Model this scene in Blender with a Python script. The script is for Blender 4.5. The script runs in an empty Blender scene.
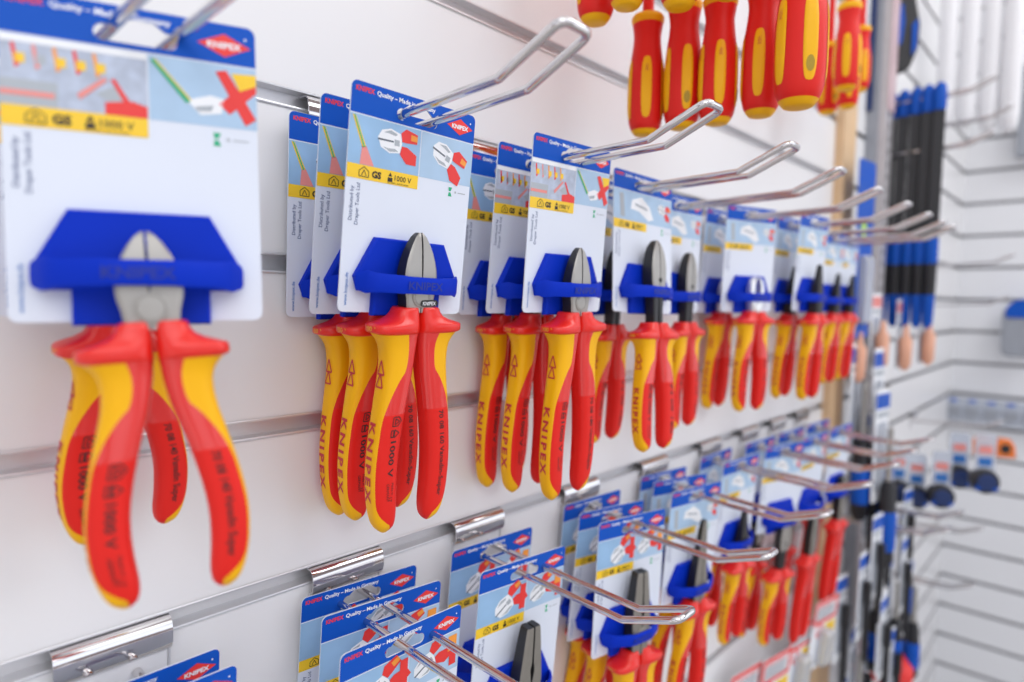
import bpy, math, random
from mathutils import Matrix, Vector
from mathutils.geometry import tessellate_polygon

random.seed(7)
S = bpy.context.scene
COL = S.collection
PI = math.pi
MM = 0.001
EYE = 1.40                      # camera height above the floor
R = math.radians

# ------------------------------------------------------------------ materials
def mat(name, rgb, rough=0.5, metal=0.0, coat=0.0, noise=0.0, nscale=60.0, bump=0.0, bscale=400.0, spec=0.5, trans=0.0, alpha=1.0):
    m = bpy.data.materials.new(name); m.use_nodes = True
    nt = m.node_tree; b = nt.nodes['Principled BSDF']
    b.inputs['Base Color'].default_value = (*rgb, 1)
    b.inputs['Roughness'].default_value = rough
    b.inputs['Metallic'].default_value = metal
    b.inputs['Coat Weight'].default_value = coat
    b.inputs['Specular IOR Level'].default_value = spec
    b.inputs['Transmission Weight'].default_value = trans
    b.inputs['Alpha'].default_value = alpha
    if noise or bump:
        tc = nt.nodes.new('ShaderNodeTexCoord')
        if noise:
            n = nt.nodes.new('ShaderNodeTexNoise'); n.inputs['Scale'].default_value = nscale
            nt.links.new(tc.outputs['Object'], n.inputs['Vector'])
            mx = nt.nodes.new('ShaderNodeMix'); mx.data_type = 'RGBA'
            mx.inputs['A'].default_value = (*[c*(1-noise) for c in rgb], 1)
            mx.inputs['B'].default_value = (*[min(1, c*(1+noise)) for c in rgb], 1)
            nt.links.new(n.outputs['Fac'], mx.inputs['Factor'])
            nt.links.new(mx.outputs['Result'], b.inputs['Base Color'])
        if bump:
            n2 = nt.nodes.new('ShaderNodeTexNoise'); n2.inputs['Scale'].default_value = bscale
            nt.links.new(tc.outputs['Object'], n2.inputs['Vector'])
            bp = nt.nodes.new('ShaderNodeBump'); bp.inputs['Strength'].default_value = bump
            bp.inputs['Distance'].default_value = 0.0004
            nt.links.new(n2.outputs['Fac'], bp.inputs['Height'])
            nt.links.new(bp.outputs['Normal'], b.inputs['Normal'])
    return m

M = dict(
    wall=mat('white_laminate', (0.815, 0.815, 0.822), 0.28, noise=0.02, nscale=3, bump=0.03, bscale=30),
    groove=mat('groove_aluminium', (0.74, 0.74, 0.755), 0.40, 0.55, noise=0.05, nscale=8),
    chrome=mat('chrome', (0.68, 0.66, 0.665), 0.09, 1.0, noise=0.04, nscale=40),
    red=mat('red_grip', (0.76, 0.016, 0.010), 0.45, spec=0.3, noise=0.03, nscale=120, bump=0.12, bscale=1500),
    gloss=mat('red_gloss_glare', (0.76, 0.040, 0.036), 0.20, coat=0.3),  # glossier grip zone, with the glare also put into a paler red
    collar=mat('red_collar', (0.80, 0.020, 0.012), 0.28, coat=0.15),
    yel=mat('yellow_grip', (0.92, 0.47, 0.002), 0.45, spec=0.3, noise=0.02, nscale=100, bump=0.08, bscale=1500),
    yelp=mat('yellow_print', (0.90, 0.50, 0.05), 0.45),
    redp=mat('red_print', (0.55, 0.018, 0.04), 0.45),
    blk=mat('black_print', (0.02, 0.012, 0.012), 0.5),
    steel=mat('polished_steel', (0.38, 0.365, 0.34), 0.36, 0.55, noise=0.10, nscale=90, bump=0.06, bscale=700),
    dsteel=mat('burnished_steel', (0.040, 0.040, 0.043), 0.35, 0.6, noise=0.2, nscale=90),
    gsteel=mat('grey_steel', (0.27, 0.255, 0.225), 0.40, 0.5, noise=0.15, nscale=100),
    lsteel=mat('bright_shear_steel', (0.80, 0.80, 0.80), 0.3, 0.7, noise=0.04),
    slit=mat('dark_slit', (0.02, 0.02, 0.02), 0.6),
    blue=mat('blue_plastic', (0.001, 0.030, 0.50), 0.5, spec=0.12, noise=0.05, nscale=60, bump=0.05, bscale=900),
    blued=mat('blue_emboss', (0.001, 0.018, 0.28), 0.45),
    card=mat('white_card', (0.74, 0.79, 0.885), 0.42, noise=0.01, nscale=30),
    hdr=mat('header_blue', (0.003, 0.086, 0.50), 0.45, spec=0.2, noise=0.02, nscale=40),
    ill=mat('print_light_blue', (0.30, 0.50, 0.74), 0.42, noise=0.14, nscale=55),
    ill2=mat('print_pale_blue', (0.42, 0.59, 0.78), 0.42, noise=0.12, nscale=55),
    photo=mat('print_photo_grey', (0.47, 0.53, 0.65), 0.45, noise=0.35, nscale=160),
    cyel=mat('print_yellow', (0.93, 0.60, 0.02), 0.42),
    cred=mat('print_red', (0.82, 0.035, 0.030), 0.42),
    cpink=mat('print_pink', (0.82, 0.28, 0.25), 0.42),
    corange=mat('print_orange', (0.92, 0.33, 0.04), 0.42),
    cgreen=mat('print_green', (0.01, 0.42, 0.20), 0.42),
    cgrey=mat('print_grey', (0.42, 0.46, 0.50), 0.42),
    cdgrey=mat('print_dark_grey', (0.12, 0.14, 0.18), 0.42),
    cwhite=mat('print_white', (0.88, 0.90, 0.93), 0.42),
    ctext=mat('print_text_navy', (0.10, 0.14, 0.28), 0.45),
    cweb=mat('print_text_blue', (0.02, 0.16, 0.50), 0.45),
    wood=mat('pale_wood', (0.72, 0.50, 0.29), 0.55, noise=0.18, nscale=14),
    post=mat('painted_upright', (0.58, 0.56, 0.58), 0.4, 0.3, noise=0.08),
    ppost=mat('pinkish_edge', (0.60, 0.45, 0.47), 0.5, noise=0.1, nscale=20),
    navy=mat('navy_plastic', (0.008, 0.03, 0.13), 0.45),
    black=mat('black_plastic', (0.012, 0.012, 0.015), 0.42, noise=0.2, nscale=40),
    mblue=mat('mid_blue_plastic', (0.003, 0.085, 0.48), 0.45, spec=0.25),
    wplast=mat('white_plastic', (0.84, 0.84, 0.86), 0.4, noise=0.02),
    gplast=mat('grey_plastic', (0.32, 0.34, 0.38), 0.45, noise=0.1),
    oplast=mat('orange_plastic', (0.85, 0.20, 0.02), 0.4),
    porange=mat('pale_orange_plastic', (0.80, 0.42, 0.28), 0.45),
    lime=mat('lime_print', (0.42, 0.72, 0.04), 0.45),
    clear=mat('clear_blister', (0.78, 0.83, 0.92), 0.12, trans=0.5, noise=0.02),
    floor=mat('grey_floor', (0.45, 0.44, 0.43), 0.5, noise=0.08, nscale=5),
    endw=mat('white_laminate_far', (0.83, 0.84, 0.86), 0.4, noise=0.02, nscale=3),
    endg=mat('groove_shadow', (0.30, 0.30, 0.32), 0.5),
)

# ------------------------------------------------------------------ mesh collector
class MB:
    def __init__(s): s.v = []; s.f = []; s.m = []; s.mats = []
    def mi(s, m):
        if m not in s.mats: s.mats.append(m)
        return s.mats.index(m)
    def add(s, vs, fs, m):
        o = len(s.v); s.v += [tuple(p) for p in vs]; k = s.mi(m)
        for f in fs: s.f.append([o+i for i in f]); s.m.append(k)
    def box(s, x0, x1, y0, y1, z0, z1, m, ch=0.0):
        if ch <= 0:
            vs = [(x, y, z) for x in (x0, x1) for y in (y0, y1) for z in (z0, z1)]
            s.add(vs, [(0,1,3,2),(4,6,7,5),(0,4,5,1),(2,3,7,6),(0,2,6,4),(1,5,7,3)], m)
        else:
            pr = [(x0+ch,z0),(x1-ch,z0),(x1,z0+ch),(x1,z1-ch),(x1-ch,z1),(x0+ch,z1),(x0,z1-ch),(x0,z0+ch)]
            s.slab(pr, y1, y0, m, ch)
    def slab(s, pr, yb, yf, m, ch=0.0, mf=None):
        """polygon pr in x,z from back yb to front yf, front edge chamfered by ch"""
        cx = sum(p[0] for p in pr)/len(pr); cz = sum(p[1] for p in pr)/len(pr)
        n = len(pr); vs = [(x, yb, z) for x, z in pr]
        d = 1 if yf < yb else -1
        rings = 1
        if ch:
            vs += [(x, yf+d*ch, z) for x, z in pr]; rings += 1
            q = []
            for x, z in pr:
                l = math.hypot(x-cx, z-cz); k = max(0.0, (l-ch*1.3)/l) if l else 1
                q.append((cx+(x-cx)*k, cz+(z-cz)*k))
        else: q = pr
        vs += [(x, yf, z) for x, z in q]; rings += 1
        fs = []
        for r in range(rings-1):
            for i in range(n):
                j = (i+1) % n; fs.append((r*n+i, r*n+j, (r+1)*n+j, (r+1)*n+i))
        s.add(vs, fs, m)
        t = tessellate_polygon([[Vector((x, z, 0)) for x, z in pr]])
        s.add([(x, yb, z) for x, z in pr], [tuple(a) for a in t], m)
        s.add([(x, yf, z) for x, z in q], [tuple(a) for a in t], mf or m)
    def poly(s, pr, y, m, holes=()):
        loops = [pr] + list(holes)
        t = tessellate_polygon([[Vector((x, z, 0)) for x, z in l] for l in loops])
        s.add([(x, y, z) for l in loops for x, z in l], [tuple(a) for a in t], m)
    def rings(s, rs, m, cap0=True, cap1=True, closed=True):
        n = len(rs[0]); vs = [p for r in rs for p in r]; fs = []
        for k in range(len(rs)-1):
            for i in range(n if closed else n-1):
                j = (i+1) % n; fs.append((k*n+i, k*n+j, (k+1)*n+j, (k+1)*n+i))
        if cap0: fs.append(tuple(range(n))[::-1])
        if cap1: fs.append(tuple((len(rs)-1)*n+i for i in range(n)))
        s.add(vs, fs, m)
    def lathe(s, prof, m, seg=20, c=(0,0), cap0=True, cap1=True):
        s.rings([[(c[0]+r*math.cos(2*PI*i/seg), c[1]+r*math.sin(2*PI*i/seg), z) for i in range(seg)] for z, r in prof], m, cap0, cap1)
    def tube(s, pts, r, m, seg=10):
        P = [Vector(p) for p in pts]; rs = []
        up = None
        for i, p in enumerate(P):
            a = (P[i]-P[i-1]).normalized() if i else (P[1]-P[0]).normalized()
            b = (P[i+1]-P[i]).normalized() if i < len(P)-1 else a
            t = (a+b).normalized()
            if up is None:
                up = t.orthogonal().normalized()
            else: up = (up - t*up.dot(t)).normalized()
            w = t.cross(up)
            rr = r[i] if isinstance(r, (list, tuple)) else r
            rs.append([tuple(p+(up*math.cos(2*PI*k/seg)+w*math.sin(2*PI*k/seg))*rr) for k in range(seg)])
        s.rings(rs, m)
    def build(s, name, parent=None, smooth=35, normals=True):
        me = bpy.data.meshes.new(name); me.from_pydata(s.v, [], s.f); 
        for m in s.mats: me.materials.append(m)
        me.polygons.foreach_set('material_index', s.m)
        if normals:
            import bmesh
            b = bmesh.new(); b.from_mesh(me); bmesh.ops.recalc_face_normals(b, faces=b.faces); b.to_mesh(me); b.free()
        if smooth:
            me.polygons.foreach_set('use_smooth', [True]*len(s.f))
            me.set_sharp_from_angle(angle=R(smooth))
        me.update()
        o = bpy.data.objects.new(name, me); COL.objects.link(o)
        if parent is not None: o.parent = parent
        return o

def fillet(pts, r, n=6):
    P = [Vector(p) for p in pts]; out = [P[0]]
    for i in range(1, len(P)-1):
        a = (P[i-1]-P[i]); b = (P[i+1]-P[i]); la, lb = a.length, b.length; a.normalize(); b.normalize()
        ang = a.angle(b); d = min(r/math.tan(ang/2), la*.48, lb*.48)
        p0 = P[i]+a*d; p1 = P[i]+b*d
        for k in range(n+1):
            t = k/n; out.append(p0.lerp(P[i], t).lerp(P[i].lerp(p1, t), t))
    return out+[P[-1]]

# text outlines, cached as flat triangle meshes
_T = {}
def text2d(body, bold=0.0, sp=1.0):
    key = (body, bold, sp)
    if key in _T: return _T[key]
    cu = bpy.data.curves.new('t', 'FONT'); cu.body = body; cu.size = 1; cu.resolution_u = 2; cu.offset = bold; cu.space_character = sp
    o = bpy.data.objects.new('t', cu); COL.objects.link(o)
    dg = bpy.context.evaluated_depsgraph_get(); me = o.evaluated_get(dg).to_mesh()
    vs = [(v.co.x, v.co.y) for v in me.vertices]; fs = [tuple(p.vertices) for p in me.polygons]
    o.evaluated_get(dg).to_mesh_clear(); bpy.data.objects.remove(o); bpy.data.curves.remove(cu)
    x0 = min(v[0] for v in vs); x1 = max(v[0] for v in vs)
    vs = [((x-x0), y) for x, y in vs]
    _T[key] = (vs, fs, x1-x0); return _T[key]
CAP = 0.729
def text(mb, body, fn, cap, m, bold=0.0, wx=1.0, shear=0.0, length=None, sp=1.0):
    """fn(t, u) gives the 3D point of t along the line, u up"""
    vs, fs, w = text2d(body, bold, sp); k = cap/CAP
    kx = k*wx if length is None else length/w
    mb.add([fn(x*kx+y*k*shear, y*k) for x, y in vs], fs, m)
    return w*kx

# ------------------------------------------------------------------ things, tags and copies
def tag(o, label, cat, group=None, kind=None):
    if label: o['label'] = label
    if cat: o['category'] = cat
    if group: o['group'] = group
    if kind: o['kind'] = kind
    return o
def empty(name, M4=None):
    o = bpy.data.objects.new(name, None); COL.objects.link(o); o.empty_display_size = 0.02
    if M4 is not None: place(o, M4)
    return o
def place(o, M4):
    l, q, s = M4.decompose(); o.location = l; o.rotation_mode = 'XYZ'; o.rotation_euler = q.to_euler(); o.scale = s
def dup(src, M4, name=None):
    r = src.copy(); COL.objects.link(r)
    for k in ('label', 'category', 'group'):
        if k in r: del r[k]
    if name: r.name = name
    place(r, M4)
    for ch in list(src.children):
        c = ch.copy(); COL.objects.link(c); c.parent = r
        for g in list(ch.children):
            d = g.copy(); COL.objects.link(d); d.parent = c
    return r
USED = set()
def inst(proto, M4, label, cat, group):
    o = proto if proto.name not in USED else dup(proto, M4)
    USED.add(proto.name)
    place(o, M4)
    return tag(o, label, cat, group)
def struct(o): o['kind'] = 'structure'; return o

# ------------------------------------------------------------------ setting
GP, GZ, GH = 0.1, EYE+0.0189, 0.0049           # groove pitch, a groove's height, half height
XL, XR, XE = -0.35, 1.222, 2.50                 # ends of the main wall, the far bay, the end wall
def slat_profile(ks, lo, hi):
    pts = [(0, lo)]
    for k in ks:
        z = GZ+k*GP
        pts += [(0, z-GH), (.009, z-GH), (.009, z+GH), (0, z+GH)]
    return pts+[(0, hi)]
KS = list(range(-14, 11))
def slatwall(name, fn, a, b, m, mg, ks=KS, lo=0.0, hi=2.6):
    mb = MB(); pr = slat_profile(ks, lo, hi)
    for (y0, z0), (y1, z1) in zip(pr, pr[1:]):
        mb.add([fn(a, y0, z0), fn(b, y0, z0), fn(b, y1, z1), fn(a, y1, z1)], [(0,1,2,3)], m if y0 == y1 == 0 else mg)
    # body of the board behind the face
    mb.add([fn(a, .02, lo), fn(b, .02, lo), fn(b, .02, hi), fn(a, .02, hi)], [(3,2,1,0)], m)
    return struct(mb.build(name, smooth=0, normals=False))
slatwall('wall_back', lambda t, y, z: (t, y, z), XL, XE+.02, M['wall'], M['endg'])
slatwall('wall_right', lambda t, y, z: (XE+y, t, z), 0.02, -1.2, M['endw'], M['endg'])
# aluminium profile pressed into each groove of the wall
prof = [(-.0008, .0064), (-.0012, .0056), (-.0010, .0047), (.0080, .0046), (.0082, -.0046), (-.0010, -.0047), (-.0012, -.0056), (-.0008, -.0064)]
i = 0
for k in KS:
    if -7 <= k <= 5:
        mb = MB(); i += 1
        z = GZ+k*GP
        for x0, x1 in ((XL, XR),):
            vs = [(x, y, z+dz) for x in (x0, x1) for y, dz in prof]; n = len(prof)
            mb.add(vs, [(j, j+1, n+j+1, n+j) for j in range(n-1)], M['groove'])
        struct(mb.build('trim_%d' % i, smooth=0, normals=False))
mb = MB(); mb.box(-1.5, XE, -2.5, 0.02, -0.02, 0.0, M['floor']); struct(mb.build('floor', smooth=0))
mb = MB(); mb.box(XR, 1.292, -.014, .004, 0, 2.6, M['wood'], .0015); struct(mb.build('trim_%d' % (i+1)))
mb = MB()
mb.box(1.405, 1.45, -.034, .004, 0, 2.6, M['post'], .002)
mb.box(1.398, 1.406, -.020, .004, 0, 2.6, M['gplast'], .001)
mb.box(1.404, 1.4505, -.0365, -.0335, EYE+.37, 2.6, M['ppost'], .001); mb.box(1.392, 1.404, -.010, .003, EYE+.37, 2.6, M['navy'], .001)
for k in range(100): mb.box(1.424, 1.430, -.0345, -.033, .2+k*.024, .212+k*.024, M['slit'])
struct(mb.build('trim_%d' % (i+2)))

# ------------------------------------------------------------------ hooks
def make_hook():
    root = empty('display_hook')
    mb = MB()
    pr = [(.0070, .0040), (.0030, .0040), (-.0020, .0036), (-.0052, .0010), (-.0064, -.0035), (-.0066, -.0085), (-.0052, -.0130), (-.0030, -.0150), (-.0012, -.0160)]
    th = .0013
    inner = [(y+th if k > 2 else y, z-(th if k <= 2 else 0)) for k, (y, z) in enumerate(pr)]
    loop = pr+inner[::-1]
    for x0, x1 in ((-.0275, .0275),):
        n = len(loop); vs = [(x, y, z) for x in (x0, x1) for y, z in loop]
        mb.add(vs, [(j, (j+1) % n, n+(j+1) % n, n+j) for j in range(n)], M['chrome'])
        t = tessellate_polygon([[Vector((y, z, 0)) for y, z in loop]])
        mb.add(vs, [tuple(a) for a in t]+[tuple(n+q for q in a) for a in t], M['chrome'])
    mb.build('bracket', root, smooth=40)
    mb = MB(); mb.box(-.0262, .0262, -.0030, -.0004, -.040, -.0150, M['wplast'], .0006); mb.box(-.0275, -.0262, -.0034, -.0004, -.034, -.012, M['groove']); mb.box(.0262, .0275, -.0034, -.0004, -.034, -.012, M['groove']); mb.build('white_reflection_plate', root)  # white plate imitates card backs mirrored in the chrome bracket
    mb = MB()
    half = [(.0105, -.0040, -.0215), (.0105, -.151, -.0140), (.0105, -.1895, .0035)]
    pts = half+[(-x, y, z) for x, y, z in half[::-1]]
    P = fillet(pts, .006, 6)
    mb.tube(P, .0024, M['chrome'], 14)
    mb.build('wire_prongs', root, smooth=60)
    return root
HOOK = make_hook()
ZB, ZE = GZ+.1, GZ-.2
ORD = ['first', 'second', 'third', 'fourth', 'fifth', 'sixth', 'seventh', 'eighth', 'ninth', 'tenth', 'eleventh']
UX = [.093, .239, .3765, .509, .627, .755, .881, .997, 1.099, 1.175]
LX = [.101, .2410, .365, .503, .640, .779, .900, 1.005, 1.110]
def hookM(x, z, lean=0.0): return Matrix.Translation((x, 0, z)) @ Matrix.Rotation(R(lean), 4, 'X')
UL = ['chrome double hook crossing the near blurred card at top left',
      'large chrome double hook holding three side cutters in front of bare wall',
      'chrome double hook with bent end, overlapping the red screwdrivers',
      'chrome double hook of the black headed cutters, just below the screwdrivers',
      'chrome double hook, fifth from the left along the upper row',
      'chrome double hook above the turned card with shears, sixth in upper row',
      'chrome double hook, seventh from the left along the upper row',
      'chrome double hook, eighth from the left along the upper row',
      'chrome double hook, ninth from the left along the upper row',
      'last chrome double hook of the upper row beside the wooden post']
LL = ['chrome bracket hook under the near spread cutters, first of lower row',
      'chrome double hook holding three logo cards at bottom centre, cut by frame',
      'chrome double hook in front of the combination pliers, third of lower row',
      'chrome double hook above the red collared combination pliers, fourth of lower row',
      'chrome double hook above the long nose pliers, fifth of lower row',
      'chrome double hook, sixth from the left along the lower row',
      'chrome double hook, seventh from the left along the lower row',
      'chrome double hook, eighth from the left along the lower row',
      'chrome double hook at far end of the lower row, before the wooden post']
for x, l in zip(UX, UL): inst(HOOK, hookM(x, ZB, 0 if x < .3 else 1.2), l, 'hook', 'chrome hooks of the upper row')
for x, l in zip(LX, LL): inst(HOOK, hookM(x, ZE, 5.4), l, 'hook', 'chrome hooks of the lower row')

# ------------------------------------------------------------------ cards
W2, CH = 43.5*MM, 122*MM
def arc(cx, cz, r, a0, a1, n=6): return [(cx+r*math.cos(R(a0+(a1-a0)*k/n)), cz+r*math.sin(R(a0+(a1-a0)*k/n))) for k in range(n+1)]
def mmp(pts): return [(x*MM, z*MM) for x, z in pts]
def outline(w, h, r, top=0.0): return arc(w-r, top-r, r, 90, 0)+arc(w-r, top-h+r, r, 0, -90)+arc(-w+r, top-h+r, r, -90, -180)+arc(-w+r, top-r, r, 180, 90)
HOLE = mmp([(-6, -4.6)]+arc(-11, -11, 3.3, 75, 290, 8)+arc(11, -11, 3.3, 250, 465, 8)+[(6, -4.6)])
YF = -.0004
def rect(x0, x1, z0, z1): return mmp([(x0, z0), (x1, z0), (x1, z1), (x0, z1)])
def plier_print(mb, cx, cz, s, flip=1, y=-.0008, ang=0, two=True):
    """small printed picture of a cutter head with red grips"""
    ca, sa = math.cos(R(ang)), math.sin(R(ang))
    def tr(pts): return mmp([(cx+flip*(x*ca-z*sa)*s, cz+(x*sa+z*ca)*s) for x, z in pts])
    mb.poly(tr([(-11, 1), (-9, 4.5), (-4, 6), (2, 4.5), (3, 0), (2, -4.5), (-4, -5.5), (-9, -3.5)]), y, M['cwhite'])
    mb.poly(tr([(-11, .5), (-2, .6), (-2, -.2), (-11, -.4)]), y-.0001, M['cdgrey'])
    mb.poly(tr([(-8, 3.6), (-4, 5.2), (0, 4), (-1, 3), (-5, 3.6)]), y-.0001, M['cgrey'])
    mb.poly(tr([(-8, -3), (-4, -4.8), (1, -4), (-1, -3), (-5, -3.4)]), y-.0001, M['cgrey'])
    mb.poly(tr([(-1.6, 1.4), (1.4, 1.4), (1.6, -1.4), (-1.4, -1.5)]), y-.0001, M['cgrey'])
    mb.poly(tr([(2, 5), (5, 7.5), (12, 6), (12, 1.5), (6, 1), (3, 1)]), y-.0001, M['cred'])
    mb.poly(tr([(3, -1), (6, -1), (12, -4), (12, -9), (6, -9), (2, -5)]), y-.0001, M['cred'])
    if two: mb.poly(tr([(8, 5.5), (12, 5), (12, 2.5), (8, 2.6)]), y-.0002, M['corange'])
def make_card_mesh(kind):
    mb = MB()
    o = outline(W2, CH, 3.5*MM)
    t = tessellate_polygon([[Vector((x, z, 0)) for x, z in l] for l in (o, HOLE)])
    allp = o+HOLE
    for y in (YF, -YF): mb.add([(x, y, z) for x, z in allp], [tuple(a) for a in t], M['card'])
    for l in (o, HOLE):
        n = len(l); mb.add([(x, YF, z) for x, z in l]+[(x, -YF, z) for x, z in l], [(j, (j+1) % n, n+(j+1) % n, n+j) for j in range(n)], M['card'])
    y1, y2, y3 = -.00052, -.00064, -.00076
    hd = arc(W2-3.5*MM, -3.5*MM, 3.5*MM, 90, 0)+[(W2, -.0163), (-W2, -.0163)]+arc(-W2+3.5*MM, -3.5*MM, 3.5*MM, 180, 90)
    mb.poly(hd, y1, M['hdr'], [HOLE])
    f = lambda x0, z0, y: (lambda a, b: ((x0*MM)+a, y, z0*MM+b))
    w = text(mb, 'KNIPEX', f(-41, -4.9, y2), 2.6*MM, M['cred'], .03, length=11.5*MM)
    text(mb, 'Quality – Made in Germany', f(-41+w/MM+1.6, -4.9, y2), 2.5*MM, M['cwhite'], .022, length=40*MM)
    # diamond logo
    mb.poly(mmp([(21.5, -8.8), (31.6, -4.1), (41.7, -8.8), (31.6, -13.5)]), y2, M['cred'])
    text(mb, 'KNIPEX', f(25.2, -10.1, y3), 2.5*MM, M['cwhite'], .035, length=12.8*MM)
    mb.poly(mmp(arc(39.6, -5.2, .5, 0, 330, 7)), y2, M['cwhite'])
    # picture panels
    if kind in ('wire', 'grip'):
        mb.poly(rect(-43.5, 3.2, -17, -42.5), y1, M['ill']); mb.poly(rect(3.9, 43.5, -17, -42.5), y1, M['ill2'])
    elif kind == 'photo':
        mb.poly(rect(-43.5, 3.2, -17, -42.5), y1, M['photo']); mb.poly(rect(3.9, 43.5, -17, -42.5), y1, M['ill2'])
    else:
        mb.poly(rect(-43.5, 43.5, -17, -42.5), y1, M['ill2'])
    if kind == 'wire':
        mb.poly(mmp([(-42, -17.6), (-40, -17.6), (-32.5, -33), (-35, -33.5)]), y2, M['cyel'])
        mb.poly(mmp([(-41.2, -17.6), (-40.4, -17.6), (-33.4, -33), (-34.2, -33.3)]), y3, M['cgreen'])
        mb.poly(mmp([(-35.2, -33), (-32.4, -32.5), (-27, -42.3), (-36, -42.3)]), y2, M['cpink'])
        plier_print(mb, -13, -27, 1.15, 1, y2); plier_print(mb, 24, -29, 1.15, 1, y2, -22)
    elif kind == 'photo':
        mb.poly(rect(-43.5, 3.2, -17, -19.5), y2, M['cwhite'])
        for k, c in enumerate(('cred', 'cpink', 'corange', 'cred', 'corange')):
            x = -40+k*6.3
            mb.poly(mmp([(x, -20), (x+1.1, -20), (x+2.6, -28), (x+1.2, -29)]), y2, M[c])
            mb.poly(rect(x+1, x+4.2, -23.5, -27), y2, M['cyel' if k != 1 else 'cgrey'])
        mb.poly(rect(-43.5, -26, -33, -42.5), y2, M['cgrey']); mb.poly(rect(-43.5, -27, -37, -39), y3, M['cpink'])
        mb.poly(mmp([(-20, -36), (-11, -28.4), (-10, -29.6), (-19, -38)]), y3, M['cpink'])
        mb.poly(mmp([(-9, -29), (-7.6, -28.6), (-2, -38), (-4, -38.6)]), y3, M['cred'])
        mb.poly(mmp([(-14, -35), (-8, -31.5), (-4, -34.5), (-7, -39)]), y2, M['cgrey'])
        mb.poly(mmp([(-11, -38), (-2, -36.5), (3.2, -38), (3.2, -42.5), (-11, -42.5)]), y3, M['cred'])
        mb.poly(mmp([(4.5, -19), (6.5, -18.4), (19, -33), (17, -34.4)]), y2, M['cyel'])
        mb.poly(mmp([(4.5, -19), (5.7, -18.4), (18.4, -33.4), (17, -34.4)]), y3, M['cgreen'])
        mb.poly(mmp([(17, -33), (26, -30), (31, -31), (30, -37), (22, -38.5)]), y2, M['cwhite'])
        mb.poly(mmp([(20, -35.4), (27, -34), (26, -36.6), (21, -37)]), y3, M['cgrey'])
        mb.poly(mmp([(28, -20), (32, -19), (43.2, -38), (39, -41)]), y3, M['cred'])
        mb.poly(mmp([(29, -33), (43.4, -20), (43.4, -27), (33, -37)]), y2, M['cred'])
        mb.poly(mmp([(34, -20), (43.4, -19.4), (43.4, -24), (37, -27)]), y3, M['cyel'])
    elif kind == 'grip':
        plier_print(mb, -14, -30, 1.3, 1, y2, 35); plier_print(mb, 20, -29, 1.2, 1, y2, 30)
        mb.poly(rect(-3, 2.6, -19.5, -39), y3-.0001, M['cred']); mb.poly(rect(34, 41, -19, -29), y3-.0001, M['corange']); mb.poly(rect(35.5, 41, -29, -39), y3-.0001, M['cred'])
    else:
        plier_print(mb, 30, -28, .85, 1, y2, -10)
        mb.poly(mmp([(-18, -24), (-4, -20), (8, -27), (14, -38), (6, -40), (-8, -33), (-20, -32)]), y2, M['cwhite']); mb.poly(mmp([(-14, -26), (4, -29), (5, -31), (-13, -28.5)]), y3, M['cgrey'])
        mb.poly(mmp([(-36, -20), (-30, -20), (-28, -40), (-34, -40)]), y2, M['cgrey'])
    ys = (-42.5, -50.0)
    mb.poly(rect(-43.5, 3.2, *ys), y2, M['cyel'])
    fy = lambda x0, z0: f(x0, z0, y3)
    for a, b in (((-36, -48.6), (-36, -45.6)), ((-36, -45.6), (-33, -43.4)), ((-33, -43.4), (-30, -45.6)), ((-30, -45.6), (-30, -48.6)), ((-30, -48.6), (-36, -48.6)), ((-34.5, -48), (-33, -45)), ((-33, -45), (-31.5, -48))):
        dx, dz = b[0]-a[0], b[1]-a[1]; l = math.hypot(dx, dz); nx, nz = -dz/l*.22, dx/l*.22
        mb.poly(mmp([(a[0]+nx, a[1]+nz), (b[0]+nx, b[1]+nz), (b[0]-nx, b[1]-nz), (a[0]-nx, a[1]-nz)]), y3, M['blk'])
    text(mb, 'GS', fy(-28, -48.2), 3.6*MM, M['blk'], .05)
    mb.poly(rect(-17.6, -14.4, -46.4, -48.6), y3, M['blk']); mb.poly(mmp([(-17.4, -45.8), (-16, -43.6), (-14.6, -45.8)]), y3, M['blk'])
    text(mb, '1000 V', fy(-13, -47.6), 3.1*MM, M['blk'], .01)
    text(mb, 'IEC 60900  DIN EN 60900', fy(-17.5, -49.5), .95*MM, M['blk'])
    # green mark and a line of small type
    mb.poly(mmp([(26.5, -45), (29.4, -45), (28.4, -47.3), (26.9, -47.3)]), y1, M['cgreen']); mb.poly(mmp([(26.9, -48), (28.4, -48), (29.4, -50.4), (26.5, -50.4)]), y1, M['cgreen'])
    mb.poly(rect(31.5, 32.8, -46.9, -48.1), y1, M['cgrey']); mb.poly(rect(34, 40, -47.3, -47.9), y1, M['cgrey'])
    # vertical small print
    vf = lambda x0, z0: (lambda a, b: (x0*MM-b, y1, z0*MM+a))
    text(mb, 'Distributed by', vf(-38.6, -72.5), 2.3*MM, M['ctext'], .012)
    text(mb, 'Draper Tools Ltd', vf(-34.8, -74.5), 2.3*MM, M['ctext'], .012)
    text(mb, 'www.knipex.de', vf(-38.4, -118.5), 2.1*MM, M['cweb'], .01)
    return mb
def holder_mb():
    mb = MB()
    mb.slab(mmp([(-24, -80), (24, -80), (36, -102), (33, -110), (23.5, -110), (23.5, -123.5), (-23.5, -123.5), (-23.5, -110), (-33, -110), (-36, -102)]), -.0003, -.0046, M['blue'], .0009)
    return mb
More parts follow.
